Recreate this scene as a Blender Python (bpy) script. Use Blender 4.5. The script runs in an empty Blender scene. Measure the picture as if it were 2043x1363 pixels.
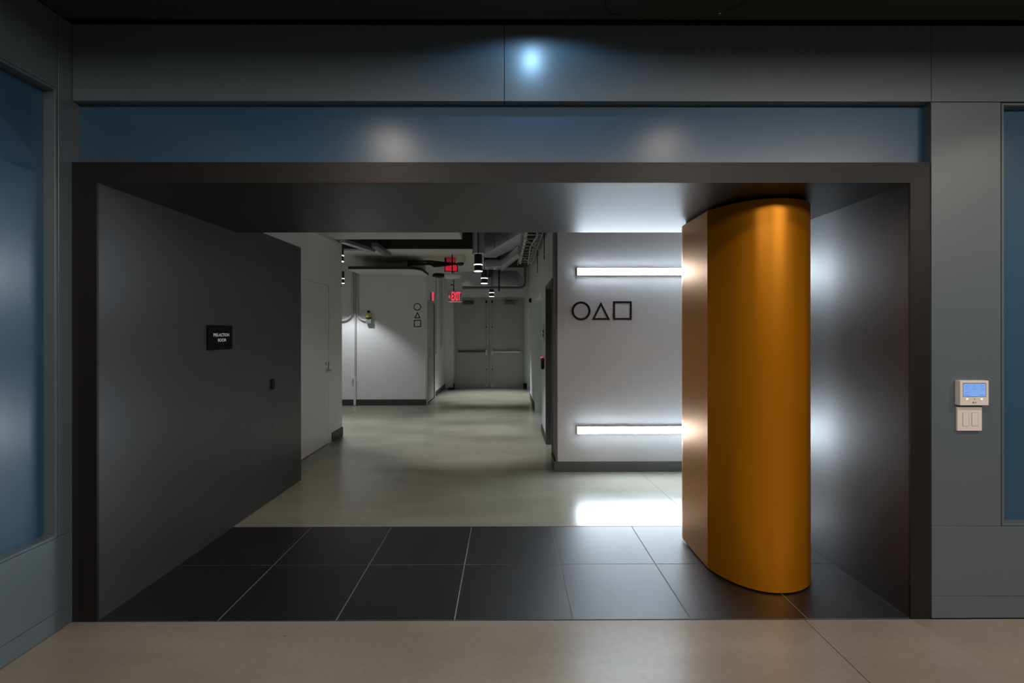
import bpy, bmesh, math, random
from mathutils import Vector, Matrix
random.seed(7)
SC = bpy.context.scene
COL = SC.collection
PI = math.pi

# ------------------------------------------------------------------ materials
def mat(name, col, rough=0.5, metal=0.0, spec=0.5, noise=0.0, nscale=6.0, bump=0.0, bscale=200.0, coat=0.0, coat_r=0.2, rnoise=0.0):
    m = bpy.data.materials.new(name); m.use_nodes = True
    nt = m.node_tree; b = nt.nodes['Principled BSDF']
    b.inputs['Base Color'].default_value = (*col, 1)
    b.inputs['Roughness'].default_value = rough
    b.inputs['Metallic'].default_value = metal
    b.inputs['Specular IOR Level'].default_value = spec
    b.inputs['Coat Weight'].default_value = coat
    b.inputs['Coat Roughness'].default_value = coat_r
    tc = nt.nodes.new('ShaderNodeTexCoord')
    n = nt.nodes.new('ShaderNodeTexNoise'); n.inputs['Scale'].default_value = nscale; n.inputs['Detail'].default_value = 6
    nt.links.new(tc.outputs['Object'], n.inputs['Vector'])
    r = nt.nodes.new('ShaderNodeMapRange'); r.inputs['To Min'].default_value = 1 - noise; r.inputs['To Max'].default_value = 1 + noise
    nt.links.new(n.outputs['Fac'], r.inputs['Value'])
    mx = nt.nodes.new('ShaderNodeVectorMath'); mx.operation = 'SCALE'; mx.inputs[0].default_value = col
    nt.links.new(r.outputs['Result'], mx.inputs['Scale'])
    nt.links.new(mx.outputs['Vector'], b.inputs['Base Color'])
    if rnoise:
        rr = nt.nodes.new('ShaderNodeMapRange'); rr.inputs['To Min'].default_value = rough - rnoise; rr.inputs['To Max'].default_value = rough + rnoise
        nt.links.new(n.outputs['Fac'], rr.inputs['Value']); nt.links.new(rr.outputs['Result'], b.inputs['Roughness'])
    if bump:
        n2 = nt.nodes.new('ShaderNodeTexNoise'); n2.inputs['Scale'].default_value = bscale; n2.inputs['Detail'].default_value = 3
        nt.links.new(tc.outputs['Object'], n2.inputs['Vector'])
        bp = nt.nodes.new('ShaderNodeBump'); bp.inputs['Strength'].default_value = bump; bp.inputs['Distance'].default_value = 0.002
        nt.links.new(n2.outputs['Fac'], bp.inputs['Height']); nt.links.new(bp.outputs['Normal'], b.inputs['Normal'])
    return m

def emit(name, col, strength, base=(.8, .8, .8)):
    m = bpy.data.materials.new(name); m.use_nodes = True
    b = m.node_tree.nodes['Principled BSDF']
    b.inputs['Base Color'].default_value = (*base, 1); b.inputs['Roughness'].default_value = .4
    b.inputs['Emission Color'].default_value = (*col, 1); b.inputs['Emission Strength'].default_value = strength
    return m

def concrete(name, c1, c2, rough, rvar, spec=0.5):
    m = bpy.data.materials.new(name); m.use_nodes = True
    nt = m.node_tree; b = nt.nodes['Principled BSDF']
    b.inputs['Specular IOR Level'].default_value = spec
    tc = nt.nodes.new('ShaderNodeTexCoord')
    def nz(scale, det, dist=0.0, sc=(1, 1, 1)):
        mp = nt.nodes.new('ShaderNodeMapping'); mp.inputs['Scale'].default_value = sc
        nt.links.new(tc.outputs['Object'], mp.inputs['Vector'])
        n = nt.nodes.new('ShaderNodeTexNoise'); n.inputs['Scale'].default_value = scale
        n.inputs['Detail'].default_value = det; n.inputs['Distortion'].default_value = dist
        nt.links.new(mp.outputs['Vector'], n.inputs['Vector']); return n.outputs['Fac']
    a = nz(.8, 3, 0); f = nz(30, 6); st = nz(1.2, 3, 0, (.7, 2.0, 1))
    s = nt.nodes.new('ShaderNodeMath'); s.operation = 'ADD'; nt.links.new(a, s.inputs[0]); nt.links.new(st, s.inputs[1])
    s2 = nt.nodes.new('ShaderNodeMath'); s2.operation = 'MULTIPLY_ADD'; s2.inputs[1].default_value = .35; nt.links.new(f, s2.inputs[0]); nt.links.new(s.outputs[0], s2.inputs[2])
    mr = nt.nodes.new('ShaderNodeMapRange'); mr.inputs['From Min'].default_value = .8; mr.inputs['From Max'].default_value = 1.55
    nt.links.new(s2.outputs[0], mr.inputs['Value'])
    mx = nt.nodes.new('ShaderNodeMix'); mx.data_type = 'RGBA'
    mx.inputs['A'].default_value = (*c1, 1); mx.inputs['B'].default_value = (*c2, 1)
    nt.links.new(mr.outputs['Result'], mx.inputs['Factor'])
    # dark specks and scuffs
    v = nt.nodes.new('ShaderNodeTexVoronoi'); v.inputs['Scale'].default_value = 3.1
    nt.links.new(tc.outputs['Object'], v.inputs['Vector'])
    sp = nt.nodes.new('ShaderNodeMapRange'); sp.inputs['From Min'].default_value = .012; sp.inputs['From Max'].default_value = .03
    sp.inputs['To Min'].default_value = .35; sp.inputs['To Max'].default_value = 1
    nt.links.new(v.outputs['Distance'], sp.inputs['Value'])
    ml = nt.nodes.new('ShaderNodeVectorMath'); ml.operation = 'SCALE'
    nt.links.new(mx.outputs['Result'], ml.inputs[0]); nt.links.new(sp.outputs['Result'], ml.inputs['Scale'])
    nt.links.new(ml.outputs['Vector'], b.inputs['Base Color'])
    b.inputs['Roughness'].default_value = rough
    return m

def ior(m, v):
    m.node_tree.nodes['Principled BSDF'].inputs['IOR'].default_value = v; return m

M = dict(
    panel=ior(mat('grey_blue_metal_panel', (.112, .144, .166), .35, 0, .5, .03, 3), 1.75),
    groove=mat('panel_joint_black', (.008, .008, .009), .7),
    glass=ior(mat('blue_satin_glass', (.035, .098, .175), .27, 0, .5, .03, 2), 1.6),
    bronze=mat('dark_bronze_metal', (.012, .0095, .0085), .46, 0, .35, .03, 3),
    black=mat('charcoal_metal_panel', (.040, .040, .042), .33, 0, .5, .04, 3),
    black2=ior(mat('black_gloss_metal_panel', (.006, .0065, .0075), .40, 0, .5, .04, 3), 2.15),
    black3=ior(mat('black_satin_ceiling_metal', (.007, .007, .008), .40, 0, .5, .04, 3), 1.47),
    orange=mat('orange_metal', (.60, .215, .002), .32, .52, .32, .02, 5),
    tile=ior(mat('black_porcelain_tile', (.005, .005, .0062), .42, 0, .5, .15, 9), 1.92),
    grout=mat('grey_grout', (.20, .19, .175), .8, 0, .3),
    floor_a=concrete('brown_concrete', (.225, .196, .164), (.415, .37, .315), .28, .05, .5),
    floor_b=concrete('polished_concrete', (.225, .215, .172), (.38, .365, .30), .24, .03, .4),
    joint=mat('concrete_joint', (.09, .08, .07), .8),
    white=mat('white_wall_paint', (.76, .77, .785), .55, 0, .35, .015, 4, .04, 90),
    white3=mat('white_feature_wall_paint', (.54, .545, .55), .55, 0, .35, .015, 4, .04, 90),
    lampbody=mat('lamp_dark_grey', (.035, .036, .038), .32),
    edge=emit('sign_edge_lit', (1.0, .85, .85), .35),
    conduit=mat('conduit_paint_with_shade', (.50, .50, .49), .4),  # white pipes darkened to stand in for their shadow lines
    base2=mat('charcoal_baseboard_lit', (.085, .09, .09), .5, 0, .4, .03, 4),  # lighter copy of the charcoal baseboard, light on it put into the colour
    white2=mat('white_gloss_paint', (.76, .765, .775), .35, 0, .45, .015, 4),
    offw=mat('off_white_ceiling_paint', (.66, .67, .64), .6, 0, .3, .03, 3),
    greyw=mat('grey_door_paint', (.42, .42, .425), .42, 0, .45, .02, 3),
    dgrey=mat('dark_grey_frame_paint', (.17, .17, .175), .5, 0, .4, .02, 3),
    base=mat('charcoal_baseboard', (.045, .048, .048), .5, 0, .4, .03, 4),
    dark=mat('dark_ceiling_paint_and_shade', (.045, .047, .044), .8, 0, .2, .1, 5),  # also paints in the shade on the corridor's high ceiling and beam face
    blk=mat('matt_black', (.008, .008, .008), .6, 0, .3),
    blkg=mat('black_gloss', (.012, .012, .013), .25),
    galv=mat('galvanised_steel', (.55, .60, .63), .30, .65, .5, .12, 5),
    steel=mat('satin_steel', (.62, .61, .58), .28, 1, .5),
    brass=mat('worn_brass', (.20, .12, .07), .4, 1, .5),
    teal=mat('pale_green_panel', (.70, .80, .75), .35, 0, .5),
    plast=mat('cream_plastic', (.90, .83, .78), .45, 0, .4),
    plast2=mat('white_plastic', (.82, .82, .79), .4, 0, .4),
    green=mat('dark_green_pipe', (.02, .06, .03), .5),
    yellow=mat('yellow_lens', (.55, .50, .06), .3, 0, .5),
    lamp=emit('bar_diffuser_lit', (.77, .89, 1.0), 78.0),
    lampside=mat('bar_housing_white', (.75, .76, .78), .5),
    ring=emit('lamp_ring_lit', (.95, .98, 1.0), 6.0),
    red=emit('exit_red_lit', (1.0, .035, .06), 1.5, (.5, .02, .02)),
    redd=emit('red_panel_dim', (1.0, .05, .07), .13, (.4, .05, .05)),
    redp=emit('red_panel_lit', (1.0, .03, .06), .42, (.4, .02, .02)),
    lcd=emit('screen_lit', (.24, .46, .98), .80, (.02, .03, .05)),
    lcdink=mat('screen_ink', (.30, .45, .85), .5),
    btn=emit('button_lit', (.75, .82, 1.0), .75, (.8, .8, .8)),
    slab=mat('sign_plate_black', (.004, .004, .004), .8, 0, .12),
    ink=mat('lettering_white', (.85, .85, .83), .5),
    decal=mat('decal_black', (.006, .006, .006), .5, 0, .3),
    mirror=mat('sign_clear_panel', (.62, .60, .61), .25, .2, .5),
)

# ------------------------------------------------------------------ mesh builder
class MB:
    def __init__(s): s.bm = bmesh.new()
    def box(s, x0, x1, y0, y1, z0, z1):
        x0, x1 = sorted((x0, x1)); y0, y1 = sorted((y0, y1)); z0, z1 = sorted((z0, z1))
        v = [s.bm.verts.new(p) for p in ((x0,y0,z0),(x1,y0,z0),(x1,y1,z0),(x0,y1,z0),(x0,y0,z1),(x1,y0,z1),(x1,y1,z1),(x0,y1,z1))]
        for f in ((3,2,1,0),(4,5,6,7),(0,1,5,4),(1,2,6,5),(2,3,7,6),(3,0,4,7)):
            s.bm.faces.new([v[i] for i in f])
        return s
    def prism(s, pts, z0, z1, axis='Z'):
        # pts in the plane across `axis`; axis Z: (x,y); Y: (x,z); X: (y,z)
        def P(a, b, c): return {'Z': (a, b, c), 'Y': (a, c, b), 'X': (c, a, b)}[axis]
        lo = [s.bm.verts.new(P(a, b, z0)) for a, b in pts]; hi = [s.bm.verts.new(P(a, b, z1)) for a, b in pts]
        n = len(pts); s.bm.faces.new(lo[::-1]); s.bm.faces.new(hi)
        for i in range(n): s.bm.faces.new((lo[i], lo[(i+1) % n], hi[(i+1) % n], hi[i]))
        return s
    def frame(s, outer, inner, z0, z1, axis='Y'):
        def P(a, b, c): return {'Z': (a, b, c), 'Y': (a, c, b), 'X': (c, a, b)}[axis]
        n = len(outer)
        R = [[s.bm.verts.new(P(a, b, z)) for a, b in pts] for pts, z in ((outer, z0), (inner, z0), (outer, z1), (inner, z1))]
        for i in range(n):
            j = (i+1) % n
            s.bm.faces.new((R[0][i], R[0][j], R[1][j], R[1][i])); s.bm.faces.new((R[2][i], R[3][i], R[3][j], R[2][j]))
            s.bm.faces.new((R[0][j], R[0][i], R[2][i], R[2][j])); s.bm.faces.new((R[1][i], R[1][j], R[3][j], R[3][i]))
        return s
    def tube(s, path, r, seg=12, cap=True):
        path = [Vector(p) for p in path]; rings = []
        up = Vector((0, 0, 1))
        for i, p in enumerate(path):
            d = (path[min(i+1, len(path)-1)] - path[max(i-1, 0)]).normalized()
            a = d.cross(up) if abs(d.z) < .95 else d.cross(Vector((0, 1, 0)))
            a.normalize(); b = d.cross(a).normalized()
            if rings and (a.dot(la) < 0): a, b = -a, -b
            la = a
            rr = r[i] if isinstance(r, (list, tuple)) else r
            rings.append([s.bm.verts.new(p + (a*math.cos(2*PI*k/seg) + b*math.sin(2*PI*k/seg))*rr) for k in range(seg)])
        for i in range(len(rings)-1):
            for k in range(seg):
                s.bm.faces.new((rings[i][k], rings[i][(k+1) % seg], rings[i+1][(k+1) % seg], rings[i+1][k]))
        if cap: s.bm.faces.new(rings[0][::-1]); s.bm.faces.new(rings[-1])
        return s
    def lathe(s, prof, c, seg=32, axis='Z'):
        # prof: (radius, height) list
        rings = []
        for r, h in prof:
            r = max(r, 1e-4); ring = []
            for k in range(seg):
                a = 2*PI*k/seg; u, v = r*math.cos(a), r*math.sin(a)
                ring.append(s.bm.verts.new({'Z': (c[0]+u, c[1]+v, c[2]+h), 'Y': (c[0]+u, c[1]+h, c[2]+v), 'X': (c[0]+h, c[1]+u, c[2]+v)}[axis]))
            rings.append(ring)
        for i in range(len(rings)-1):
            for k in range(seg):
                s.bm.faces.new((rings[i][k], rings[i][(k+1) % seg], rings[i+1][(k+1) % seg], rings[i+1][k]))
        s.bm.faces.new(rings[0][::-1]); s.bm.faces.new(rings[-1])
        return s
    def build(s, name, m, parent=None, bevel=0.0, smooth=False, bseg=2):
        bm = s.bm
        bmesh.ops.recalc_face_normals(bm, faces=bm.faces)
        if bevel:
            bmesh.ops.bevel(bm, geom=[e for e in bm.edges if e.calc_face_angle(0) > .5], offset=bevel, segments=bseg, affect='EDGES', profile=.5)
        off = Vector((0, 0, 0)); p = parent
        while p is not None: off += p.location; p = p.parent
        me = bpy.data.meshes.new(name); bmesh.ops.translate(bm, verts=bm.verts, vec=-off)
        bm.to_mesh(me); bm.free()
        if smooth:
            for f in me.polygons: f.use_smooth = True
            try: me.set_sharp_from_angle(angle=.6)
            except Exception: pass
        o = bpy.data.objects.new(name, me); COL.objects.link(o); me.materials.append(M[m])
        if parent: o.parent = parent
        return o

def box(x0, x1, y0, y1, z0, z1): return MB().box(x0, x1, y0, y1, z0, z1)
def tag(o, label, cat, group=None):
    o['label'] = label; o['category'] = cat; o['kind'] = 'thing'
    if group: o['group'] = group
    return o
def thing(name, label, cat, loc, group=None):
    o = bpy.data.objects.new(name, None); o.empty_display_size = .05; COL.objects.link(o); o.location = loc
    return tag(o, label, cat, group)
def struct(o, label=None, cat=None):
    o['kind'] = 'structure'
    if label: o['label'] = label
    if cat: o['category'] = cat
    return o
def sempty(name, loc, label, cat):
    o = bpy.data.objects.new(name, None); o.empty_display_size = .05; COL.objects.link(o); o.location = loc
    return struct(o, label, cat)

def text(name, body, size, origin, xdir, normal, m, parent, sx=1.0, offset=0.0, depth=.001, align='CENTER'):
    cu = bpy.data.curves.new(name, 'FONT'); cu.body = body; cu.size = size; cu.align_x = align; cu.align_y = 'CENTER'
    cu.offset = offset; cu.extrude = depth; cu.resolution_u = 6
    t = bpy.data.objects.new(name + '_src', cu); COL.objects.link(t)
    bpy.context.view_layer.update()
    me = bpy.data.meshes.new_from_object(t.evaluated_get(bpy.context.evaluated_depsgraph_get()))
    bpy.data.objects.remove(t); bpy.data.curves.remove(cu)
    n = Vector(normal).normalized(); x = Vector(xdir).normalized(); y = n.cross(x)
    mt = Matrix(((x.x, y.x, n.x, 0), (x.y, y.y, n.y, 0), (x.z, y.z, n.z, 0), (0, 0, 0, 1)))
    off = Vector((0, 0, 0)); p = parent
    while p is not None: off += p.location; p = p.parent
    me.transform(Matrix.Translation(Vector(origin) - off) @ mt @ Matrix.Diagonal((sx, 1, 1, 1)))
    me.name = name
    o = bpy.data.objects.new(name, me); COL.objects.link(o)
    me.materials.clear(); me.materials.append(M[m])
    if parent: o.parent = parent
    return o

# ------------------------------------------------------------------ key dimensions (metres)
YF = 2.545            # front face of the blue-grey front wall
YB = 3.770            # back of the portal
XL, XR = -2.119, 2.095   # portal jambs
ZP = 2.267            # portal ceiling
XW = -2.247           # left side wall of the front room
ZC = 3.092            # front ceiling
YW = 5.244            # white wall with the light bars
XC = 0.520            # right wall of the corridor
YE = 13.03            # far wall with double doors
G = .0022              # joint width

# ------------------------------------------------------------------ floors
f = struct(box(XW-.3, 6.2, -6.0, YF-.004, -.06, 0).build('floor', 'floor_a'), 'brown grey concrete floor in front of the dark portal', 'floor')
box(1.538, 1.542, -6.0, YF-.005, -.001, .0006).build('floor_joint', 'joint', f)
f2 = struct(box(-4.6, 2.3, YB+.003, YE+.1, -.06, 0).build('floor_corridor', 'floor_b'), 'polished grey concrete floor of the corridor beyond the tiles', 'floor')
MB().prism([(1.398, 5.24), (1.402, 5.24), (1.502, YB+.004), (1.498, YB+.004)], -.001, .0006).build('floor_joint', 'joint', f2)
box(-1.5, .48, 5.305, 5.308, -.001, .0005).build('floor_joint', 'joint', f2)
box(-2.412, -2.408, 7.0, 9.99, -.001, .0005).build('floor_joint', 'joint', f2)
t = struct(box(XL-.06, XR+.06, YF-.004, YB+.003, -.06, -.0015).build('floor_threshold', 'grout'), 'black square tile floor with pale grout lines inside the portal', 'floor')
tx = [XL-.01, -1.500, -.888, -.274, .338, .951, 1.563, XR]; ty = [YF+.003, 3.155, YB-.003]
tb = MB(); g = .0028
for i in range(7):
    for j in range(2):
        tb.box(tx[i]+g, tx[i+1]-g, ty[j]+g*.7, ty[j+1]-g*.7, -.02, 0)
tb.build('tiles', 'tile', t, .0008, False, 1)
box(XL-.06, XR+.06, YF-.004, YF+.0035, -.05, -.001).build('edge_seal', 'groove', t)
box(XL-.06, XR+.06, YB-.002, YB+.003, -.05, -.001).build('edge_seal', 'groove', t)

# ------------------------------------------------------------------ front wall (metal panels) and side wall
YK = YF + .05         # glass plane behind the panels
w = struct(MB().box(2.206, 6.2, YK+.006, YK+.10, 0, 3.3).box(XW-.1, 6.2, YK+.006, YK+.10, 2.685, 3.3).box(XW-.1, XW+.02, YK+.006, YK+.10, 0, 3.3)
           .build('wall_front', 'groove'), 'grey blue metal panel wall around the dark portal', 'wall')
pb = MB()
for x0, x1 in ((XW+.004, -.014-G/2), (-.014+G/2, 2.206-G/2), (2.206+G/2, 4.5)):
    pb.box(x0, x1, YF, YK+.006, 2.690, 3.085)
pb.box(2.206, 2.572-.004, YF, YK+.006, .481+G/2, 2.690-G*1.5)
pb.box(2.206, 6.0, YF, YK+.006, .116+G/2, .481-G/2)
pb.box(2.206, 6.0, YF, YK+.006, .003, .116-G/2)
pb.box(4.80, 6.0, YF, YK+.006, .481+G/2, 2.690-G*1.5)
pb.build('panels', 'panel', w, .0012, False, 1)
MB().box(XW+.0005, XW+.0335, YF-.001, YK+.004, 0, 2.373).build('shadow_gap', 'groove', w)
MB().box(2.197, 2.206, YF+.03, YK+.01, 0, 2.373).build('shadow_gap', 'groove', w)

# clerestory glass above the portal
wn = sempty('window_3', (0, YK, 2.373), 'long blue satin glass band above the portal', 'window')
MB().box(XW, 2.206, YK, YK+.006, 2.365, 2.690).build('glass', 'glass', wn)
box(2.2055, 2.2065, YF+.001, YK, 2.374, 2.690).build('reveal', 'panel', wn)

# left side wall with its window
ws = struct(MB().box(XW-.2, XW-.06, -6, YK+.09, 0, 4.2).build('wall_left', 'groove'), 'grey blue metal panel wall on the left side with a tall window', 'wall')
wy = 2.467; wz0, wz1 = .471, 2.711
pb = MB()
pb.box(XW-.06, XW, wy+G, YK+.05, wz0, 3.085)
pb.box(XW-.06, XW, -6, wy-G, wz1+G, 3.085)
pb.box(XW-.06, XW, -6, YK+.05, .098+G/2, wz0-G)
pb.box(XW-.06, XW, -6, YK+.05, .003, .098-G/2)
pb.build('panels', 'panel', ws, .0012, False, 1)
wl = sempty('window_1', (XW, wy, wz0), 'tall blue satin glass window in the left side wall', 'window')
MB().box(XW-.062, XW-.056, .2, wy-.016, wz0+.01, wz1-.01).build('glass', 'glass', wl)
fo = [(.2, wz0), (wy-.003, wz0), (wy-.003, wz1), (.2, wz1)]; fi = [(.215, wz0+.014), (wy-.018, wz0+.014), (wy-.018, wz1-.014), (.215, wz1-.014)]
MB().frame(fo, fi, XW-.06, XW+.0005, 'X').build('window_frame', 'panel', wl, .001, False, 1)
# right window
wr = sempty('window_2', (2.572, YF, .483), 'blue satin glass window cut by the right edge', 'window')
MB().box(2.58, 4.79, YK+.002, YK+.008, .487, 2.680).build('glass', 'glass', wr)
fo = [(2.572, .483), (4.797, .483), (4.797, 2.683), (2.572, 2.683)]; fi = [(2.584, .495), (4.785, .495), (4.785, 2.671), (2.584, 2.671)]
MB().frame(fo, fi, YF-.0005, YK+.003, 'Y').build('window_frame', 'panel', wr, .001, False, 1)

# front ceiling and the rest of the front room
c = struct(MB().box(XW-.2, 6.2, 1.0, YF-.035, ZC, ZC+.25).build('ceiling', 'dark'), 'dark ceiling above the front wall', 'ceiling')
struct(MB().box(XW-.2, 6.2, YF-.035, YK+.1, ZC+.06, ZC+.25).build('ceiling_gap', 'groove'))
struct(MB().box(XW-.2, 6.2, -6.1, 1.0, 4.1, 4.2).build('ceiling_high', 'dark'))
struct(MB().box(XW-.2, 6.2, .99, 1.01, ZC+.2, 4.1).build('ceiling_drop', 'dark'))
struct(MB().box(XW-.2, 6.2, -6.2, -6.0, 0, 4.2).build('wall_back', 'dgrey'))
struct(MB().box(6.0, 6.2, -6.0, YK+.1, 0, 4.2).build('wall_right', 'panel'))
for i, (pts, lab) in enumerate((
    ([(.484, 2.20, 3.088), (.470, 2.33, 3.086), (.482, 2.41, 3.085), (.520, 2.462, 3.087), (.580, 2.475, 3.092)], 'thin black wire looping along the dark ceiling, nearer the middle'),
    ([(1.215, 2.20, 3.088), (1.175, 2.30, 3.085), (1.135, 2.385, 3.083), (1.085, 2.425, 3.079), (1.062, 2.433, 3.076)], 'thin black wire with a pale tip hanging from the dark ceiling'))):
    k = thing('ceiling_wire', lab, 'wire', pts[0], 'loose wires on the front ceiling')
    MB().tube(pts, .0016, 6).build('wire', 'blk', k)
    if i: MB().tube([pts[-1], (1.052, 2.436, 3.0735)], .0022, 6).build('tip', 'ink', k)['label'] = 'pale bare wire tip'

# ------------------------------------------------------------------ portal
def lx(y): return XL + (y-YF)*.0160      # the left lining leans in slightly with depth
pf = sempty('trim_1', (0, YF, 0), 'dark bronze mitred metal frame around the portal opening', 'trim')
Xo0, Xo1, Zo = -2.214, 2.196, 2.373
def fr(pts): return MB().prism(pts, YF-.001, YF+.012, 'Y')
e = .0006
fr([(Xo0, 0), (XL, 0), (XL, ZP-e), (Xo0, Zo-e)]).build('frame_post', 'bronze', pf)
fr([(XR, 0), (Xo1, 0), (Xo1, Zo-e), (XR, ZP-e)]).build('frame_post', 'bronze', pf)
fr([(XL+e, ZP), (XR-e, ZP), (Xo1-e, Zo), (Xo0+e, Zo)]).build('frame_header', 'bronze', pf)
struct(MB().prism([(XL-.12, YF+.0125), (XL, YF+.0125), (lx(YB-.0008), YB-.0008), (XL-.12, YB-.0008)], 0, 2.34).build('wall_portal_left', 'black'), 'charcoal metal panel lining the left side of the portal', 'wall')
struct(MB().box(XR, XR+.12, YF+.0125, YB, 0, 2.34).build('wall_portal_right', 'black2'), 'charcoal metal panel lining the right side of the portal behind the column', 'wall')
struct(MB().box(XL-.1, XR+.1, YF+.0125, 3.82, ZP, 2.362).build('ceiling_portal', 'black3'), 'glossy charcoal metal ceiling of the portal', 'ceiling')

# dark panel block continuing on the left
XD = lx(4.37)
struct(MB().prism([(XL-.24, 4.372), (lx(4.372), 4.372), (lx(4.962), 4.962), (XL-.24, 4.962)], .004, 2.345).build('wall_dark_left', 'black'), 'charcoal metal end panel beyond the concealed door', 'wall')
d1 = sempty('door_1', (XD, 4.07, 0), 'charcoal flush concealed door with a small black pull', 'door')
MB().prism([(XD-.06, YB+.0008), (lx(YB), YB+.0008), (lx(4.3705), 4.3705), (XD-.06, 4.3705)], .006, 2.345).build('door_leaf', 'black', d1, .001, False, 1)
MB().box(XD-.004, XD+.018, 4.345, 4.392, .985, 1.075).build('door_handle', 'blk', d1, .004, True)
k = thing('room_sign', 'black square wall sign with white PRE-ACTION ROOM lettering', 'sign', (lx(3.598), 3.598, 1.455))
box(lx(3.447)-.001, lx(3.598)+.008, 3.447, 3.75, 1.366, 1.544).build('plate', 'slab', k, .001, False, 1)
text('lettering', 'PRE-ACTION', .031, (lx(3.598)+.0082, 3.608, 1.4725), (0, 1, 0), (1, 0, 0), 'ink', k, 1.12, .0009, .0004)
text('lettering', 'ROOM', .031, (lx(3.598)+.0082, 3.614, 1.4345), (0, 1, 0), (1, 0, 0), 'ink', k, 1.12, .0009, .0004)

# ------------------------------------------------------------------ orange column
def bez(p0, p1, p2, p3, n):
    return [tuple((1-t)**3*a + 3*(1-t)**2*t*b + 3*(1-t)*t*t*c_ + t**3*d for a, b, c_, d in zip(p0, p1, p2, p3)) for t in [i/n for i in range(n+1)]]
cx, r = 1.556, .300
yf0, yb0 = 3.077, 3.514
front = bez((1.256, yf0), (1.304, 2.925), (1.386, 2.783), (cx, 2.783), 28)
front += [(cx + r*math.sin(a), 3.083 - r*math.cos(a)) for a in [PI/2*i/28 for i in range(1, 29)]]
back = [(cx + r*math.cos(a), yb0 + .12*math.sin(a)) for a in [PI*i/40 for i in range(1, 40)]]
ZT = 2.252; ZB = .009
cl = thing('column', 'tall orange metal column with rounded front and flat left flank under the portal ceiling', 'column', (cx, 3.25, 0))
def sheet(pts, z0, z1, th=.006):
    n = len(pts); inner = []
    for i, (x, y) in enumerate(pts):
        a = pts[max(i-1, 0)]; b = pts[min(i+1, n-1)]; dx, dy = b[0]-a[0], b[1]-a[1]; L = math.hypot(dx, dy)
        inner.append((x - dy/L*th, y + dx/L*th))
    return MB().prism(list(pts) + inner[::-1], z0, z1)
sheet([(1.256, yb0-.0015), (1.256, 3.30), (1.256, yf0+.0008)], ZB, ZT).build('flat_panel', 'orange', cl)
sheet(front, ZB, ZT).build('curved_panel', 'orange', cl, 0, True)
sheet([(cx + r, yf0+.01), (cx+r, 3.3), (cx+r, yb0-.001)], ZB, ZT).build('flat_panel', 'orange', cl)
bk = sheet([(cx + r*math.cos(a), yb0 + .14*math.sin(a)) for a in [PI*i/40 for i in range(0, 34)]], ZB, ZT); bk.build('back_panel', 'orange', cl, 0, True)
sheet([(1.2645, yb0+.040), (1.260, yb0+.020), (1.2563, yb0+.0005)], ZB, ZT).build('edge_strip', 'orange', cl)
core = [(x + (cx-x)*.07, y + (3.3-y)*.07) for x, y in front + back]
MB().prism(core, 0.0, ZP-.0005).build('recessed_core', 'blk', cl)

# ------------------------------------------------------------------ white wall with light bars
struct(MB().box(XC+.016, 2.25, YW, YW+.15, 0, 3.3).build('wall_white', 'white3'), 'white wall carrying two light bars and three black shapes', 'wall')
struct(MB().box(XR+.05, 2.25, YB, YW, 0, 3.3).build('wall_lobby_right', 'white'))
struct(MB().box(XC-.02, XR+.06, YW-.014, YW, .0, .108).box(XC-.02, XC-.004, YW, 5.60, 0, .108).build('baseboard_white', 'base2'), 'charcoal baseboard under the white wall', 'baseboard')
def bar(z0, z1, lip, label):
    b = thing('mounted_light_bar', label, 'light', (1.4, YW, (z0+z1)/2), 'linear light bars on the white wall')
    box(.741, 2.09, YW-.058, YW, z0, z1).build('housing', 'lampside', b)
    MB().box(.742, 2.089, YW-.0635, YW-.055, z0+.001, z1-.001).build('diffuser', 'lamp', b)
    return b
bar(2.094, 2.166, 0, 'upper of two glowing white light bars on the white wall')
bar(.417, .490, 0, 'lower of two glowing white light bars near the floor on the white wall')

def ring(cx_, cz, R, wd, n=64):
    m = MB(); o = [(cx_+R*math.cos(2*PI*i/n), cz+R*math.sin(2*PI*i/n)) for i in range(n)]; i_ = [(cx_+(R-wd)*math.cos(2*PI*i/n), cz+(R-wd)*math.sin(2*PI*i/n)) for i in range(n)]
    return m, o, i_
def tri(cx_, z0, wid, h, wd):
    o = [(cx_-wid/2, z0), (cx_+wid/2, z0), (cx_, z0+h)]
    L = math.hypot(wid/2, h); rin = wid*h/(wid+2*L); k = 1-wd/rin; c0 = (cx_, z0+rin)
    return o, [(c0[0]+(x-c0[0])*k, c0[1]+(z-c0[1])*k) for x, z in o]
def sq(x0, x1, z0, z1, wd): return [(x0, z0), (x1, z0), (x1, z1), (x0, z1)], [(x0+wd, z0+wd), (x1-wd, z0+wd), (x1-wd, z1-wd), (x0+wd, z1-wd)]
Y0, Y1 = YW-.003, YW+.0005
m, o, i_ = ring(.788, 1.716, .1015, .0235); tag(m.frame(o, i_, Y0, Y1).build('circle_emblem', 'decal'), 'large black ring outline on the white wall between the light bars', 'emblem', 'large shapes on the white wall')
o, i_ = tri(1.000, 1.619, .197, .196, .0215); tag(MB().frame(o, i_, Y0, Y1).build('triangle_emblem', 'decal'), 'large black triangle outline on the white wall between the light bars', 'emblem', 'large shapes on the white wall')
o, i_ = sq(1.129, 1.330, 1.619, 1.820, .0225); tag(MB().frame(o, i_, Y0, Y1).build('square_emblem', 'decal'), 'large black square outline on the white wall between the light bars', 'emblem', 'large shapes on the white wall')

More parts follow.
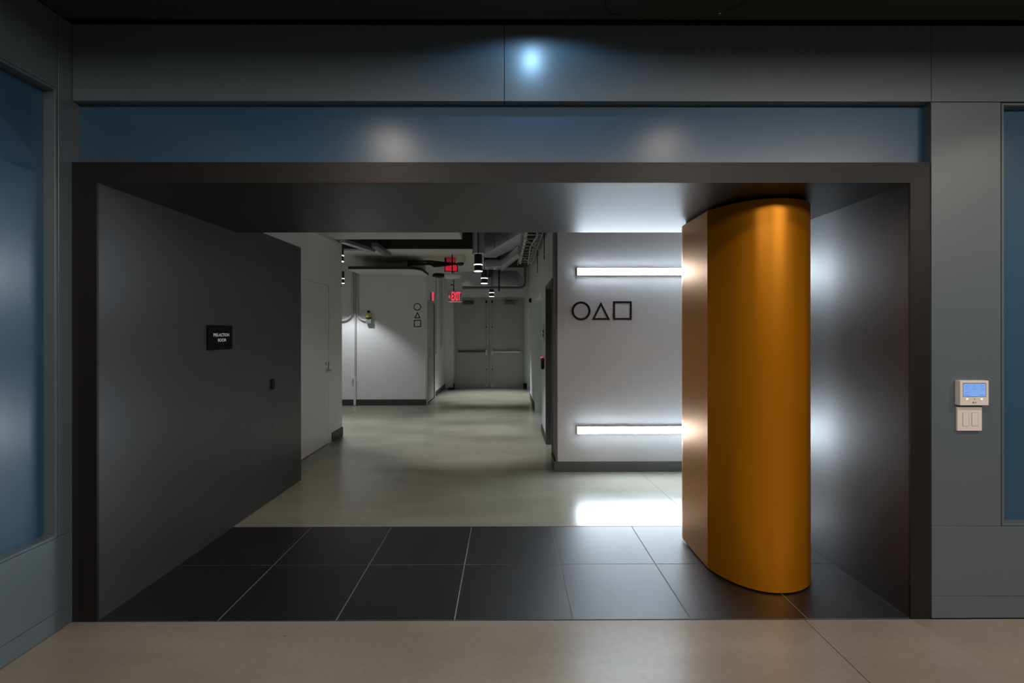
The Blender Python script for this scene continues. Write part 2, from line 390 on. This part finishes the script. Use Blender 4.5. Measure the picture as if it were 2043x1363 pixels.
# ------------------------------------------------------------------ corridor: right side wall with three openings
XT = XC + .35
wb = MB()
OP = [(5.62, 6.55, 2.11), (7.39, 9.27, 2.10), (11.08, 12.80, 2.06)]
ys = [5.60]
for a, b_, h in OP:
    wb.box(XC, XT, ys[-1], a, 0, 3.3); wb.box(XC, XT, a, b_, h, 3.3); ys.append(b_)
wb.box(XC, XT, ys[-1], YE, 0, 3.3)
struct(wb.build('wall_right_corridor', 'white'), 'white corridor wall on the right with lift openings', 'wall')
d = sempty('door_7', (XC+.1, 6.1, 0), 'dark grey framed doorway nearest on the right of the corridor', 'door')
MB().box(XC-.012, XT, 6.50, 6.56, .004, 2.105).build('door_jamb', 'dgrey', d); MB().box(XC-.012, XT, 5.615, 5.66, .004, 2.105).build('door_jamb', 'dgrey', d)
MB().box(XC-.012, XT, 5.66, 6.50, 2.06, 2.105).build('door_head', 'dgrey', d); box(XC+.20, XC+.25, 5.66, 6.50, .006, 2.06).build('door_leaf', 'dgrey', d)
for n_, (a, b_, h), lab in ((5, OP[1], 'pale green lift doorway, nearer one on the right'), (6, OP[2], 'pale green lift doorway, farther one on the right')):
    d = sempty('door_%d' % n_, (XC+.1, (a+b_)/2, 0), lab, 'door')
    MB().box(XC-.004, XC+.19, b_-.012, b_+.002, .003, h).build('door_jamb', 'teal', d); MB().box(XC-.004, XC+.19, a-.002, a+.012, .003, h).build('door_jamb', 'teal', d)
    MB().box(XC-.004, XC+.19, a+.012, b_-.012, h-.012, h+.002).build('door_head', 'teal', d)
    mid = (a+b_)/2
    box(XC+.15, XC+.19, a+.013, mid-.002, .004, h-.013).build('door_leaf', 'teal', d); box(XC+.15, XC+.19, mid+.002, b_-.013, .004, h-.013).build('door_leaf', 'teal', d)
    box(XC, XC+.15, a+.012, b_-.012, -.001, .003).build('sill', 'galv', d)
struct(MB().box(XC-.012, XC, 6.56, 7.38, 0, .108).build('baseboard_right', 'base'))
struct(MB().box(XC-.012, XC, 9.28, 11.07, 0, .108).build('baseboard_right', 'base'))
k = thing('mounted_call_panel', 'slim steel lift call panel on the wall by the nearer lift', 'panel', (XC, 6.95, 1.42))
box(XC-.006, XC, 6.86, 7.04, 1.36, 1.60).build('plate', 'steel', k, .001, False, 1)
for z in (1.44, 1.50): MB().lathe([(.018, 0), (.018, -.010), (.014, -.012)], (XC-.006, 6.95, z), 16, 'X').build('button', 'blkg', k)
k = thing('mounted_card_reader', 'black rounded card reader with a red light beside the nearer lift', 'card reader', (XC, 6.95, 1.0))
MB().box(XC-.045, XC, 6.88, 7.02, .965, 1.125).build('body', 'blkg', k, .018, True, 3); box(XC-.047, XC-.03, 6.87, 7.0, 1.126, 1.135).build('indicator', 'red', k)['label'] = 'small red indicator light'
tag(MB().lathe([(.05, 0), (.05, -.03), (.03, -.055)], (XC, 10.6, 2.17), 24, 'X').build('mounted_bell', 'blk'), 'small round black bell high on the right wall between the lifts', 'bell')

struct(MB().box(XC, XT, 5.25, 5.60, 0, 3.3).build('wall_return', 'dgrey'), 'dark grey end face of the white wall', 'wall')

# ------------------------------------------------------------------ corridor: left side
XA = -2.395
wl_ = MB().box(XA-.6, XA, 3.78, 5.68, 0, 3.3).box(XA-.6, XA, 5.68, 6.612, 2.118, 3.3).box(XA-.6, XA, 6.612, 7.125, 0, 3.3).box(XA-.6, XA-.06, 5.68, 6.612, 0, 2.118)
struct(wl_.build('wall_closet', 'white'), 'white wall block with a flush white door behind the charcoal panel', 'wall')
struct(MB().box(XA, XA+.012, 6.70, 7.137, 0, .118).box(XA-.6, XA+.012, 7.125, 7.137, 0, .118).build('baseboard_closet', 'base'), 'charcoal baseboard at the corner of the white wall block', 'baseboard')
d = sempty('door_2', (XA, 6.0, 0), 'flush white door with a steel lever beside the charcoal panel', 'door')
box(XA-.05, XA-.002, 5.684, 6.608, .006, 2.114).build('door_leaf', 'white2', d, .001, False, 1)
MB().frame([(5.64, 0), (6.69, 0), (6.69, 2.165), (5.64, 2.165)], [(5.684, 0), (6.608, 0), (6.608, 2.116), (5.684, 2.116)], XA-.001, XA+.003, 'X').build('door_frame', 'white2', d)
h_ = MB().lathe([(.024, 0), (.024, .010), (.012, .012), (.012, .055)], (XA-.002, 6.53, .985), 20, 'X').tube([(XA+.05, 6.54, .985), (XA+.055, 6.46, .983), (XA+.05, 6.385, .978)], .010, 10).build('door_handle', 'steel', d, 0, True)
MB().lathe([(.022, 0), (.022, .012), (.015, .014)], (XA-.002, 6.50, 1.075), 20, 'X').build('lock_cylinder', 'steel', d, 0, True)
MB().tube([(XA+.004, 6.588, .985), (XA+.004, 6.588, 1.095)], .004, 6).build('latch_edge', 'blk', d)

YA = 9.993
struct(MB().box(-4.6, -1.66, YA, YA+.12, 0, 3.3).build('wall_alcove', 'white'), 'white alcove wall with small black shapes and surface conduits', 'wall')
struct(MB().box(-4.6, -1.646, YA-.013, YA, 0, .122).build('baseboard_alcove', 'base'), 'charcoal baseboard under the alcove wall', 'baseboard')
struct(MB().box(-4.7, -4.6, 4.9, YA+.1, 0, 3.3).build('wall_alcove_left', 'white'))
YLa, YLb = 10.28, 11.20
struct(MB().box(-1.80, -1.66, YA+.12, YLa, 0, 3.3).box(-1.80, -1.66, YLa, YLb, 2.12, 3.3).box(-1.80, -1.66, YLb, YE, 0, 3.3).build('wall_left_corridor', 'white'), 'white corridor wall on the left beyond the alcove', 'wall')
struct(MB().box(-1.66, -1.648, 11.36, YE, 0, .112).build('baseboard_left', 'base'), 'charcoal baseboard on the far left corridor wall', 'baseboard')
d = sempty('door_8', (-1.7, 10.7, 0), 'grey door with a narrow glass strip at the alcove corner', 'door')
MB().frame([(YLa-.05, 0), (YLb+.05, 0), (YLb+.05, 2.17), (YLa-.05, 2.17)], [(YLa, 0), (YLb, 0), (YLb, 2.12), (YLa, 2.12)], -1.70, -1.652, 'X').build('door_frame', 'greyw', d)
box(-1.715, -1.672, YLa+.002, YLb-.002, .006, 2.118).build('door_leaf', 'greyw', d)
box(-1.674, -1.669, YLa+.06, YLa+.14, .95, 1.75).build('vision_strip', 'teal', d)
MB().box(-1.68, -1.64, 10.42, 10.47, .98, 1.16).tube([(-1.65, 10.44, 1.05), (-1.62, 10.46, 1.04), (-1.615, 10.58, 1.035)], .012, 8).build('door_handle', 'steel', d, 0, True)
# wall devices on the far left wall
k = thing('mounted_keypad', 'small grey box with a thin conduit on the far left corridor wall', 'keypad', (-1.66, 11.42, 1.05))
box(-1.66, -1.63, 11.36, 11.48, .99, 1.10).build('body', 'plast2', k, .003, False, 1); MB().tube([(-1.655, 11.41, 1.10), (-1.655, 11.41, 2.88)], .004, 8).build('conduit', 'blk', k)
k = tag(MB().tube([(-1.63, 11.95, 2.85), (-1.63, 11.97, 1.5), (-1.63, 11.99, 1.15), (-1.63, 12.09, 1.09), (-1.63, 12.2, 1.15), (-1.63, 12.24, 1.5), (-1.63, 12.26, 2.85)], .0035, 8).build('looped_cord', 'blk', None, 0, True), 'long black cord hanging in a loop on the far left corridor wall', 'cord')
# small black shapes on the alcove wall
Y0, Y1 = YA-.003, YA+.0005
m, o, i_ = ring(-1.828, 2.006-.004, .0765, .016); tag(m.frame(o, i_, Y0, Y1).build('circle_emblem', 'decal'), 'small black ring outline, top one on the alcove wall', 'emblem', 'small shapes on the alcove wall')
o, i_ = tri(-1.826, 1.771, .125, .135, .017); tag(MB().frame(o, i_, Y0, Y1).build('triangle_emblem', 'decal'), 'small black triangle outline on the alcove wall under the small ring', 'emblem', 'small shapes on the alcove wall')
o, i_ = sq(-1.900, -1.753, 1.590, 1.737, .018); tag(MB().frame(o, i_, Y0, Y1).build('square_emblem', 'decal'), 'small black square outline, lowest one on the alcove wall', 'emblem', 'small shapes on the alcove wall')
# conduits and strobe
def arc_pipe(x0, sgn, xe, R):
    pts = [(x0, YA-.03, 2.72), (x0, YA-.03, 2.3), (x0, YA-.03, 1.725+R)]
    pts += [(x0+sgn*R*(1-math.cos(a)), YA-.03, 1.725+R-R*math.sin(a)) for a in [PI/2*i/10 for i in range(1, 11)]]
    return pts + [(xe, YA-.03, 1.725)]
tag(MB().tube(arc_pipe(-3.128, -1, -3.45, .21), .021, 10).build('mounted_conduit', 'conduit', None, 0, True), 'white conduit bending left on the alcove wall', 'conduit', 'surface conduits on the alcove wall')
tag(MB().tube(arc_pipe(-3.036, 1, -2.862, .165), .021, 10).build('mounted_conduit', 'conduit', None, 0, True), 'white conduit bending right to the yellow strobe on the alcove wall', 'conduit', 'surface conduits on the alcove wall')
k = thing('mounted_conduit', 'straight white conduit running down to the floor on the alcove wall', 'conduit', (-3.05, YA-.03, 0), 'surface conduits on the alcove wall')
MB().tube([(-3.082, YA-.028, .56), (-3.082, YA-.028, 2.72)], .018, 10).build('pipe', 'conduit', k, 0, True)
MB().tube([(-3.088, YA-.036, .012), (-3.088, YA-.036, .565)], .026, 10).build('sleeve', 'white2', k, 0, True); box(-3.15, -3.06, YA-.06, YA-.014, .563, .578).build('clamp', 'white2', k)
k = thing('strobe_alarm', 'yellow strobe alarm with a black cap on the alcove wall', 'alarm', (-2.79, YA, 1.7))
box(-2.855, -2.745, YA-.09, YA, 1.665, 1.765).build('back_box', 'galv', k, .006, True); MB().lathe([(.055, 0), (.058, .015), (.05, .06), (.04, .095)], (-2.80, YA-.055, 1.785), 20).build('lens', 'yellow', k, 0, True)
MB().lathe([(.058, 0), (.058, .022)], (-2.80, YA-.055, 1.764), 20).build('collar', 'blk', k, 0, True); MB().lathe([(.03, 0), (.03, .035), (.02, .045)], (-2.80, YA-.055, 1.88), 20).build('cap', 'blk', k, 0, True)

# ------------------------------------------------------------------ far wall and double doors
struct(MB().box(-1.80, -1.39, YE, YE+.15, 0, 3.3).box(.435, XT, YE, YE+.15, 0, 3.3).box(-1.39, .435, YE, YE+.15, 2.37, 3.3).build('wall_far', 'white'), 'white end wall around the grey double doors', 'wall')
tr = struct(MB().frame([(-1.42, .0), (.465, .0), (.465, 2.40), (-1.42, 2.40)], [(-1.372, .0), (.415, .0), (.415, 2.335), (-1.372, 2.335)], YE-.012, YE+.10).build('trim_2', 'greyw'), 'grey steel frame around the far double doors', 'trim')
xm = -.480
for nm, a, b_, s, pm, lab in (('door_3', -1.370, xm-.003, 1, 'brass', 'grey far door, left leaf with a brownish push bar'), ('door_4', xm+.003, .413, -1, 'steel', 'grey far door, right leaf with a bright steel push bar')):
    d = sempty(nm, ((a+b_)/2, YE+.02, 0), lab, 'door')
    box(a, b_, YE+.02, YE+.065, .012, 2.332).build('door_leaf', 'greyw', d, .002, False, 1)
    e_ = b_ if s > 0 else a      # meeting edge
    xr = e_ - s*.075; far = a+.09 if s > 0 else b_-.09
    MB().box(min(xr, far), max(xr, far), YE-.045, YE-.012, .945, .992).box(far-.014, far+.014, YE-.04, YE+.02, .94, .998).build('push_bar', pm, d, .004, True)
    MB().box(xr-.022, xr+.022, YE-.05, YE+.02, .885, 1.05).build('latch_case', 'steel', d, .005, True)
    MB().tube([(xr, YE+.008, .10), (xr, YE+.008, .89)], .007, 8).build('vertical_rod', 'greyw', d); MB().tube([(xr, YE+.008, 1.05), (xr, YE+.008, 2.27)], .007, 8).build('vertical_rod', 'greyw', d)
    box(xr-.024, xr+.024, YE-.018, YE+.02, .015, .105).build('floor_latch', 'steel', d, .004, True); box(xr-.022, xr+.022, YE-.018, YE+.02, 2.26, 2.325).build('top_latch', 'blk', d)
    for z in (.50, 1.62): MB().lathe([(.016, 0), (.016, -.02)], (xr, YE+.02, z), 12, 'Y').build('rod_guide', 'blk', d)
    xc_ = (a+b_)/2 - s*.10
    box(xc_-.14, xc_+.14, YE-.05, YE+.02, 2.22, 2.29).tube([(xc_-.1, YE-.04, 2.30), (xc_+.22*s*-1, YE-.09, 2.315)], .01, 6).build('door_closer', 'brass' if s > 0 else 'dgrey', d)
struct(box(-1.39, .435, YE-.02, YE+.1, -.001, .008).build('trim_3', 'galv'))
tag(MB().prism([(-1.54, YE-.25), (-1.40, YE-.25), (-1.38, YE-.10), (-1.54, YE-.10)], 0, .028).build('door_wedge', 'blk'), 'flat black door wedge on the floor left of the far doors', 'door wedge')
tag(box(-1.425, -1.395, YE-.045, YE-.013, .012, .13).build('door_stop', 'blk'), 'upright black door stop at the left foot of the far door frame', 'door stop')
tag(MB().box(.425, .515, YE-.16, YE-.02, 0, .125).build('floor_box', 'blk'), 'black box on the floor right of the far doors', 'box')

# ------------------------------------------------------------------ corridor ceilings, beam, canopy
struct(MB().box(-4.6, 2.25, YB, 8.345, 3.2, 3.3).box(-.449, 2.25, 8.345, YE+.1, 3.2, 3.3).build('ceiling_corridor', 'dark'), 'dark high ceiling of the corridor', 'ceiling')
struct(MB().box(-4.6, -2.25, 8.50, YE, 2.90, 3.3).box(-2.25, -.45, 8.36, YE, 2.90, 3.3).build('ceiling_far', 'offw'), 'grey lower ceiling of the far corridor', 'ceiling')
struct(MB().box(-4.6, -.45, 8.345, 8.36, 2.905, 3.2).box(-.45, -.44, 8.345, YE, 2.905, 3.2).build('ceiling_edge', 'dark'))  # front face of the lower ceiling, its shade put into the dark colour
struct(MB().box(XA+.02, -.61, 5.85, 6.68, 2.75, 3.2).build('trim_4', 'offw', None, .01, True), 'pale painted beam crossing the corridor ceiling', 'trim')
cn = [(-2.92, YA), (-2.90, 8.96)] + [(-1.90+.30*math.sin(a), 9.26-.30*math.cos(a)) for a in [PI/2*i/8 for i in range(9)]] + [(-1.60, YA)]
cp = sempty('trim_5', (-2.3, 9.5, 2.63), 'thin white canopy with a dark edge over the alcove wall', 'trim')
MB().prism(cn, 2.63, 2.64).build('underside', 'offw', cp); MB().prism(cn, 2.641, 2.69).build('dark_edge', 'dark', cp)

# ------------------------------------------------------------------ pendants
def pendant(x, y, zb, label, top, grp, ang=68, bl=.7, en=1.0):
    p = thing('pendant_light', label, 'light', (x, y, zb), grp)
    R = .054
    MB().lathe([(.008, .24), (.030, .245), (R, .25), (R, .10), (R-.006, .095)][::-1] if False else [(R-.004, .095), (R, .10), (R, .225), (R-.006, .23), (.006, .231)], (x, y, zb), 28).build('body', 'lampbody', p, 0, True)
    MB().lathe([(R+.003, .084), (R+.003, .092)], (x, y, zb), 28).build('glow_ring', 'ring', p, 0, True)['label'] = 'glowing white ring'
    MB().lathe([(R, .006), (R, .083)], (x, y, zb), 28).build('lower_band', 'lampbody', p, 0, True)
    MB().lathe([(R+.002, .0), (R+.002, .005)], (x, y, zb), 28).build('glow_lens', 'ring', p, 0, True)['label'] = 'glowing white bottom lens'
    MB().tube([(x, y, zb+.231), (x, y, top)], .006, 8).build('stem', 'blk', p)
    l = bpy.data.lights.new('pendant_spot', 'SPOT'); l.energy = PEND*en; l.color = (.96, .98, 1.0); l.spot_size = math.radians(ang); l.spot_blend = bl; l.shadow_soft_size = .045
    o = bpy.data.objects.new('pendant_lamp_bulb', l); o.location = (0, 0, -.02); COL.objects.link(o); o.parent = p
PEND = 152
g1 = 'pendant lights along the corridor'
pendant(-.389, 6.60, 2.305, 'nearest black cylinder pendant below the round duct', 3.2, g1)
pendant(-.386, 8.27, 2.305, 'middle black cylinder pendant, beside the green pipe', 2.749, g1)
pendant(-.360, 11.35, 2.305, 'farthest black cylinder pendant, just above the far doors', 3.2, g1, 76, .7, 1.8)
pendant(-2.50, 7.35, 2.545, 'black cylinder pendant peeking past the white wall block, higher one', 3.2, 'pendant lights in the alcove')
pendant(-3.13, 9.28, 2.41, 'black cylinder pendant peeking past the white wall block, lower one', 2.9, 'pendant lights in the alcove', 106, .4, .48)

# ------------------------------------------------------------------ ceiling services
k = thing('hanging_round_duct', 'upright round silver duct above the nearest pendant', 'duct', (-.41, 7.2, 2.6))
MB().lathe([(.088, .0), (.088, .57)], (-.41, 7.05, 2.63), 28).build('pipe', 'galv', k, 0, True); MB().lathe([(.075, 0), (.092, .012), (.092, .03)], (-.41, 7.05, 2.60), 28).build('collar', 'galv', k, 0, True)
k = thing('air_duct', 'large slanted silver duct crossing near the cable tray', 'duct', (0, 7.6, 2.75))
MB().prism([(-.36, 7.93), (.185, 6.22), (.185, 7.25), (-.20, 8.335), (-.42, 8.335)], 2.75, 3.18).build('trunk', 'galv', k, .006, True)
for t_ in (.28, .62):
    ax, ay = -.36 + .58*t_, 7.93 - 1.81*t_
    MB().prism([(ax-.008, ay-.006), (ax+.008, ay-.06), (ax+.014, ay-.054), (ax-.002, ay)], 2.76, 3.17).build('seam', 'galv', k)
k = thing('branch_duct', 'low silver branch duct under the large slanted duct', 'duct', (-.1, 8.6, 2.62))
MB().prism([(-.38, 8.52), (-.10, 8.52), (.15, 7.15), (.20, 7.4), (-.06, 8.9), (-.38, 8.9)], 2.62, 2.745).build('trunk', 'galv', k, .004, True)
box(-.11, -.085, 8.50, 8.93, 2.60, 2.745).build('flange', 'galv', k)
k = thing('ceiling_cross_duct', 'wide silver duct running across above the far doors', 'duct', (-.3, 11.75, 2.563))
MB().box(-1.065, -.312, 11.51, 12.0, 2.563, 2.93).build('panel', 'galv', k, .004, True); MB().box(-.307, .055, 11.5, 12.0, 2.563, 2.93).build('panel', 'galv', k, .004, True); MB().prism([(.06, 2.563), (.375, 2.563), (.375, 2.77), (.21, 2.93), (.06, 2.93)], 11.5, 12.0, 'Y').build('panel', 'galv', k, .004, True)
tag(MB().tube([(-1.0, 10.95, 2.475), (.25, 10.95, 2.475), (.33, 10.95, 2.485), (.38, 10.95, 2.52), (.40, 10.95, 2.59), (.40, 10.95, 3.2)], .028, 12).build('ceiling_pipe', 'dgrey', None, 0, True), 'dark pipe running under the wide silver duct and bending up', 'pipe')
tag(MB().tube([(-.15, 9.05, 2.24), (-.15, 9.05, 3.2)], .013, 10).build('hanging_rod', 'blk'), 'straight black rod hanging below the silver ducts', 'rod')
tag(MB().tube([(-.32, 9.05, 2.50), (-.31, 9.05, 2.58), (-.27, 9.05, 2.64), (-.27, 9.05, 3.2)], .05, 14).build('hanging_pipe', 'green', None, 0, True), 'short dark green pipe beside the middle pendant', 'pipe')
# cable tray
k = thing('cable_tray', 'grey ladder cable tray hung along the right corridor wall', 'cable tray', (.32, 7.8, 2.75))
for x in (.197, .452): MB().box(x-.006, x+.006, 6.0, 9.3, 2.75, 2.80).build('side_rail', 'galv', k)
for i in range(11): MB().tube([(.197, 6.39+.28*i-.28, 2.756), (.452, 6.39+.28*i-.28, 2.756)], .006, 8).build('rung', 'galv', k)
for y in (6.55, 8.1): MB().tube([(.20, y, 2.77), (XC, y+.25, 2.56)], .005, 6).build('brace', 'galv', k); 
for y in (6.80, 8.35): MB().tube([(XC-.008, y, 2.50), (XC-.008, y, 2.95)], .006, 6).build('wall_rod', 'blk', k)
tag(MB().tube([(.245, 5.9, 2.793), (.250, 7.0, 2.793), (.238, 8.0, 2.793), (.24, 9.25, 2.793)], .027, 10).build('tray_cable', 'plast2', None, 0, True), 'thick pale cable lying along the cable tray', 'cable')
tag(MB().tube([(.33, 5.9, 2.77), (.40, 6.5, 2.772), (.35, 7.4, 2.772), (.39, 9.25, 2.772)], .009, 8).build('tray_cable', 'plast2', None, 0, True), 'thin pale cable winding along the cable tray', 'cable')
# things under the lower ceiling
k = thing('dome_camera', 'white dome camera with a black bubble under the corridor ceiling', 'camera', (-.855, 9.0, 2.76))
MB().lathe([(.088, 0), (.092, .01), (.088, .03), (.088, .115), (.08, .14)], (-.855, 9.0, 2.76), 28).build('housing', 'plast2', k, 0, True)
MB().lathe([(.066*math.sin(a), .0-.066*math.cos(a)) for a in [PI/2*i/8 for i in range(9)]], (-.855, 9.0, 2.765), 24).build('dome', 'blkg', k, 0, True)
k = thing('ceiling_access_point', 'white shallow disc hanging on a rod below the corridor ceiling', 'access point', (-1.0, 8.94, 2.46))
MB().lathe([(.08, 0), (.13, .012), (.148, .05), (.14, .075), (.02, .08)], (-1.0, 8.94, 2.462), 32).build('disc', 'plast2', k, 0, True); MB().tube([(-1.0, 8.94, 2.54), (-1.0, 8.94, 2.90)], .010, 8).build('rod', 'blk', k)
tag(MB().lathe([(.06, 0), (.12, .015), (.125, .04), (.1, .07)], (-1.30, 9.35, 2.53), 28).build('ceiling_speaker', 'blk', None, 0, True), 'black disc hanging just left of the white disc', 'speaker')
k = thing('red_beacon_sign', 'glowing red sign seen behind the black rod and cables', 'sign', (-1.06, 9.35, 2.65))
box(-1.17, -.955, 9.30, 9.33, 2.65, 2.755).build('panel', 'redp', k); box(-1.15, -.97, 9.302, 9.33, 2.756, 2.89).build('panel', 'redd', k)['label'] = 'dimmer upper half'; box(-1.19, -.94, 9.331, 9.35, 2.64, 2.90).build('backing', 'blk', k)
k = thing('cable_bundle', 'black cables and bracket slung under the corridor ceiling', 'cable bundle', (-1.4, 9.2, 2.77))
MB().tube([(-1.82, 9.2, 2.815), (-1.45, 9.2, 2.815), (-1.2, 9.2, 2.79), (-1.0, 9.2, 2.765)], .020, 8).build('cable', 'blk', k, 0, True)
MB().tube([(-1.82, 9.2, 2.765), (-1.45, 9.2, 2.765), (-1.2, 9.2, 2.76), (-.95, 9.2, 2.77)], .022, 8).build('cable', 'blk', k, 0, True)
MB().tube([(-1.50, 9.2, 2.80), (-1.36, 9.2, 2.725), (-1.25, 9.2, 2.735), (-1.02, 9.2, 2.765)], .024, 8).build('cable', 'blk', k, 0, True)
box(-1.86, -1.82, 9.17, 9.23, 2.70, 2.83).build('bracket', 'blk', k)
k = thing('ceiling_channel', 'pale metal channel slanting under the ceiling above the alcove', 'channel', (-2.35, 7.7, 2.84), 'metal channels near the ceiling')
MB().prism([(-2.50, 7.30), (-2.40, 7.28), (-2.19, 8.15), (-2.29, 8.17)], 2.82, 2.87).build('channel', 'galv', k); MB().tube([(-2.4, 7.6, 2.87), (-2.4, 7.6, 3.2)], .006, 6).build('rod', 'blk', k)
k = thing('ceiling_channel', 'dark metal channel slanting under the ceiling right of the pale one', 'channel', (-2.2, 8.2, 2.84), 'metal channels near the ceiling')
MB().prism([(-2.13, 7.72), (-2.03, 7.70), (-2.07, 8.76), (-2.17, 8.78)], 2.83, 2.895).build('channel', 'dgrey', k)
tag(MB().prism([(6.15, 2.735), (6.88, 2.735), (6.88, 2.775), (6.15, 2.775)], XA-.001, XA+.06, 'X').build('mounted_channel', 'galv'), 'short grey metal channel fixed high on the white wall block', 'channel', 'metal channels near the ceiling')

# exit signs
k = thing('exit_sign', 'hanging sign with glowing red EXIT letters and a left arrow', 'sign', (-1.08, 10.1, 2.2))
box(-1.215, -.935, 10.10, 10.108, 2.115, 2.315).build('panel', 'mirror', k); box(-1.225, -.925, 10.085, 10.125, 2.315, 2.335).build('top_rail', 'steel', k)
box(-1.215, -.935, 10.096, 10.11, 2.108, 2.1145).build('lit_edge', 'edge', k)
text('lettering', 'EXIT', .255, (-1.055, 10.0985, 2.216), (1, 0, 0), (0, -1, 0), 'red', k, .36, .004, .001)
MB().frame([(-1.208, 2.215), (-1.178, 2.25), (-1.178, 2.18)], [(-1.195, 2.215), (-1.184, 2.228), (-1.184, 2.202)], 10.097, 10.0995).build('arrow', 'red', k)
MB().tube([(-1.1, 10.1, 2.335), (-1.1, 10.1, 2.46), (-1.16, 10.1, 2.46), (-1.16, 10.1, 2.47)], .012, 8).tube([(-1.1, 10.1, 2.40), (-1.1, 10.1, 2.90)], .008, 8).build('bracket', 'blk', k)
k = thing('exit_sign', 'glowing red exit sign seen edge-on above the grey corner door', 'sign', (-1.64, 10.78, 2.25))
box(-1.66, -1.63, 10.58, 10.98, 2.16, 2.36).build('panel', 'greyw', k); text('lettering', 'EXIT', .255, (-1.629, 10.78, 2.262), (0, 1, 0), (1, 0, 0), 'red', k, .46, .006, .001)

# ------------------------------------------------------------------ thermostat and switch
k = thing('thermostat', 'cream wall thermostat with a lit blue screen above the switch', 'thermostat', (2.397, YF, 1.178))
tb0 = YF-.030
MB().box(2.327, 2.475, tb0, YF, 1.114, 1.241).build('body', 'plast', k, .002, False, 2)
box(2.341, 2.461, tb0-.0005, tb0+.002, 1.158, 1.229).build('bezel', 'dgrey', k)
sc_ = box(2.343, 2.458, tb0-.001, tb0+.002, 1.160, 1.2255).build('screen', 'lcd', k)
ic = MB()
for cx_, cz in ((2.361, 1.213), (2.4005, 1.213), (2.440, 1.213)):
    o, i_ = sq(cx_-.0045, cx_+.0045, cz-.004, cz+.004, .0012); ic.frame(o, i_, tb0-.0015, tb0-.0008)
for x0, x1, z in ((2.352, 2.369, 1.199), (2.391, 2.410, 1.199), (2.431, 2.450, 1.199), (2.351, 2.369, 1.180), (2.348, 2.374, 1.1665), (2.425, 2.452, 1.1665)):
    ic.box(x0, x1, tb0-.0015, tb0-.0008, z-.0015, z+.0015)
ic.build('screen_lettering', 'lcdink', sc_)
for x in (2.363, 2.4385): MB().box(x-.005, x+.005, tb0-.001, tb0+.001, 1.1425, 1.151).build('button', 'btn', k, .001, False, 1)
MB().box(2.3995, 2.4025, tb0-.001, tb0+.001, 1.1445, 1.149).build('button', 'dgrey', k)
MB().lathe([(.0042, 0), (.0042, -.0008)], (2.3945, tb0, 1.1285), 20, 'Y').build('logo_disc', 'dgrey', k)
text('logo_letters', 'LG', .0085, (2.4055, tb0-.0004, 1.1285), (1, 0, 0), (0, -1, 0), 'dgrey', k, 1, .0001, .0002)
k = thing('light_switch', 'cream two gang light switch plate below the thermostat', 'switch', (2.393, YF, 1.04))
MB().box(2.330, 2.458, YF-.012, YF, .979, 1.101).build('plate', 'plast', k, .0025, False, 2)
for x0, x1 in ((2.357, 2.389), (2.404, 2.436)):
    box(x0-.001, x1+.001, YF-.0125, YF-.011, 1.004, 1.074).build('rocker_gap', 'joint', k)
    box(x0, x1, YF-.0135, YF-.011, 1.005, 1.073).build('rocker', 'plast', k, .0006, False, 1)

# ------------------------------------------------------------------ lights
def spot(loc, e, col, size, blend, rad, tgt=None):
    l = bpy.data.lights.new('ceiling_lamp', 'SPOT'); l.energy = e; l.color = col; l.spot_size = math.radians(size); l.spot_blend = blend; l.shadow_soft_size = rad
    o = bpy.data.objects.new('ceiling_downlight_bulb', l); o.location = loc; COL.objects.link(o)
    if tgt: o.rotation_euler = (Vector(tgt)-Vector(loc)).to_track_quat('-Z', 'Y').to_euler()
    return o
WARM = (1.0, .85, .71)
for x, e_ in ((-.9, 76), (1.22, 60), (3.55, 118)): spot((x, 1.32, ZC-.02), e_, WARM, 148, .6, .10)
spot((.142, 2.22, ZC-.012), 6.5, (.36, .67, 1.0), 165, .3, .02)
def area(loc, sx, sy, e, col, tgt):
    l = bpy.data.lights.new('ceiling_panel_lamp', 'AREA'); l.shape = 'RECTANGLE'; l.size = sx; l.size_y = sy; l.energy = e; l.color = col
    o = bpy.data.objects.new('ceiling_panel_bulb', l); o.location = loc; COL.objects.link(o)
    o.rotation_euler = (Vector(tgt)-Vector(loc)).to_track_quat('-Z', 'Y').to_euler()
area((.1, -3.4, 3.85), 4.4, .9, 74, (1.0, .92, .83), (1.0, 0.5, 0.0))
area((4.2, -3.4, 3.85), 3.4, .9, 105, (1.0, .92, .83), (2.4, 0.5, 0.0))

wd = bpy.data.worlds.new('World'); SC.world = wd; wd.use_nodes = True
wd.node_tree.nodes['Background'].inputs['Color'].default_value = (.05, .055, .06, 1); wd.node_tree.nodes['Background'].inputs['Strength'].default_value = .05

# ------------------------------------------------------------------ camera
W_, H_, FPX = 2043., 1363., 980.
cam = bpy.data.cameras.new('camera'); co = bpy.data.objects.new('camera', cam); COL.objects.link(co)
cam.sensor_fit = 'HORIZONTAL'; cam.sensor_width = 36.0; cam.lens = FPX/W_*36.0
cam.shift_x = (W_/2-1016.0)/W_; cam.shift_y = (662.0-H_/2)/W_
cam.clip_start = .05; cam.clip_end = 60
co.matrix_world = Matrix.Translation((0, 0, 1.495)) @ Matrix.Rotation(-.0040, 4, 'Z') @ Matrix.Rotation(PI/2, 4, 'X') @ Matrix.Rotation(-.00094, 4, 'Z')
SC.camera = co
SC.view_settings.view_transform = 'Standard'; SC.view_settings.look = 'None'
SC.view_settings.exposure = 0.0; SC.view_settings.gamma = 1.0; SC.view_settings.use_curve_mapping = False
SC.cycles.use_denoising = True
SC.cycles.max_bounces = 8; SC.cycles.diffuse_bounces = 5; SC.cycles.glossy_bounces = 5
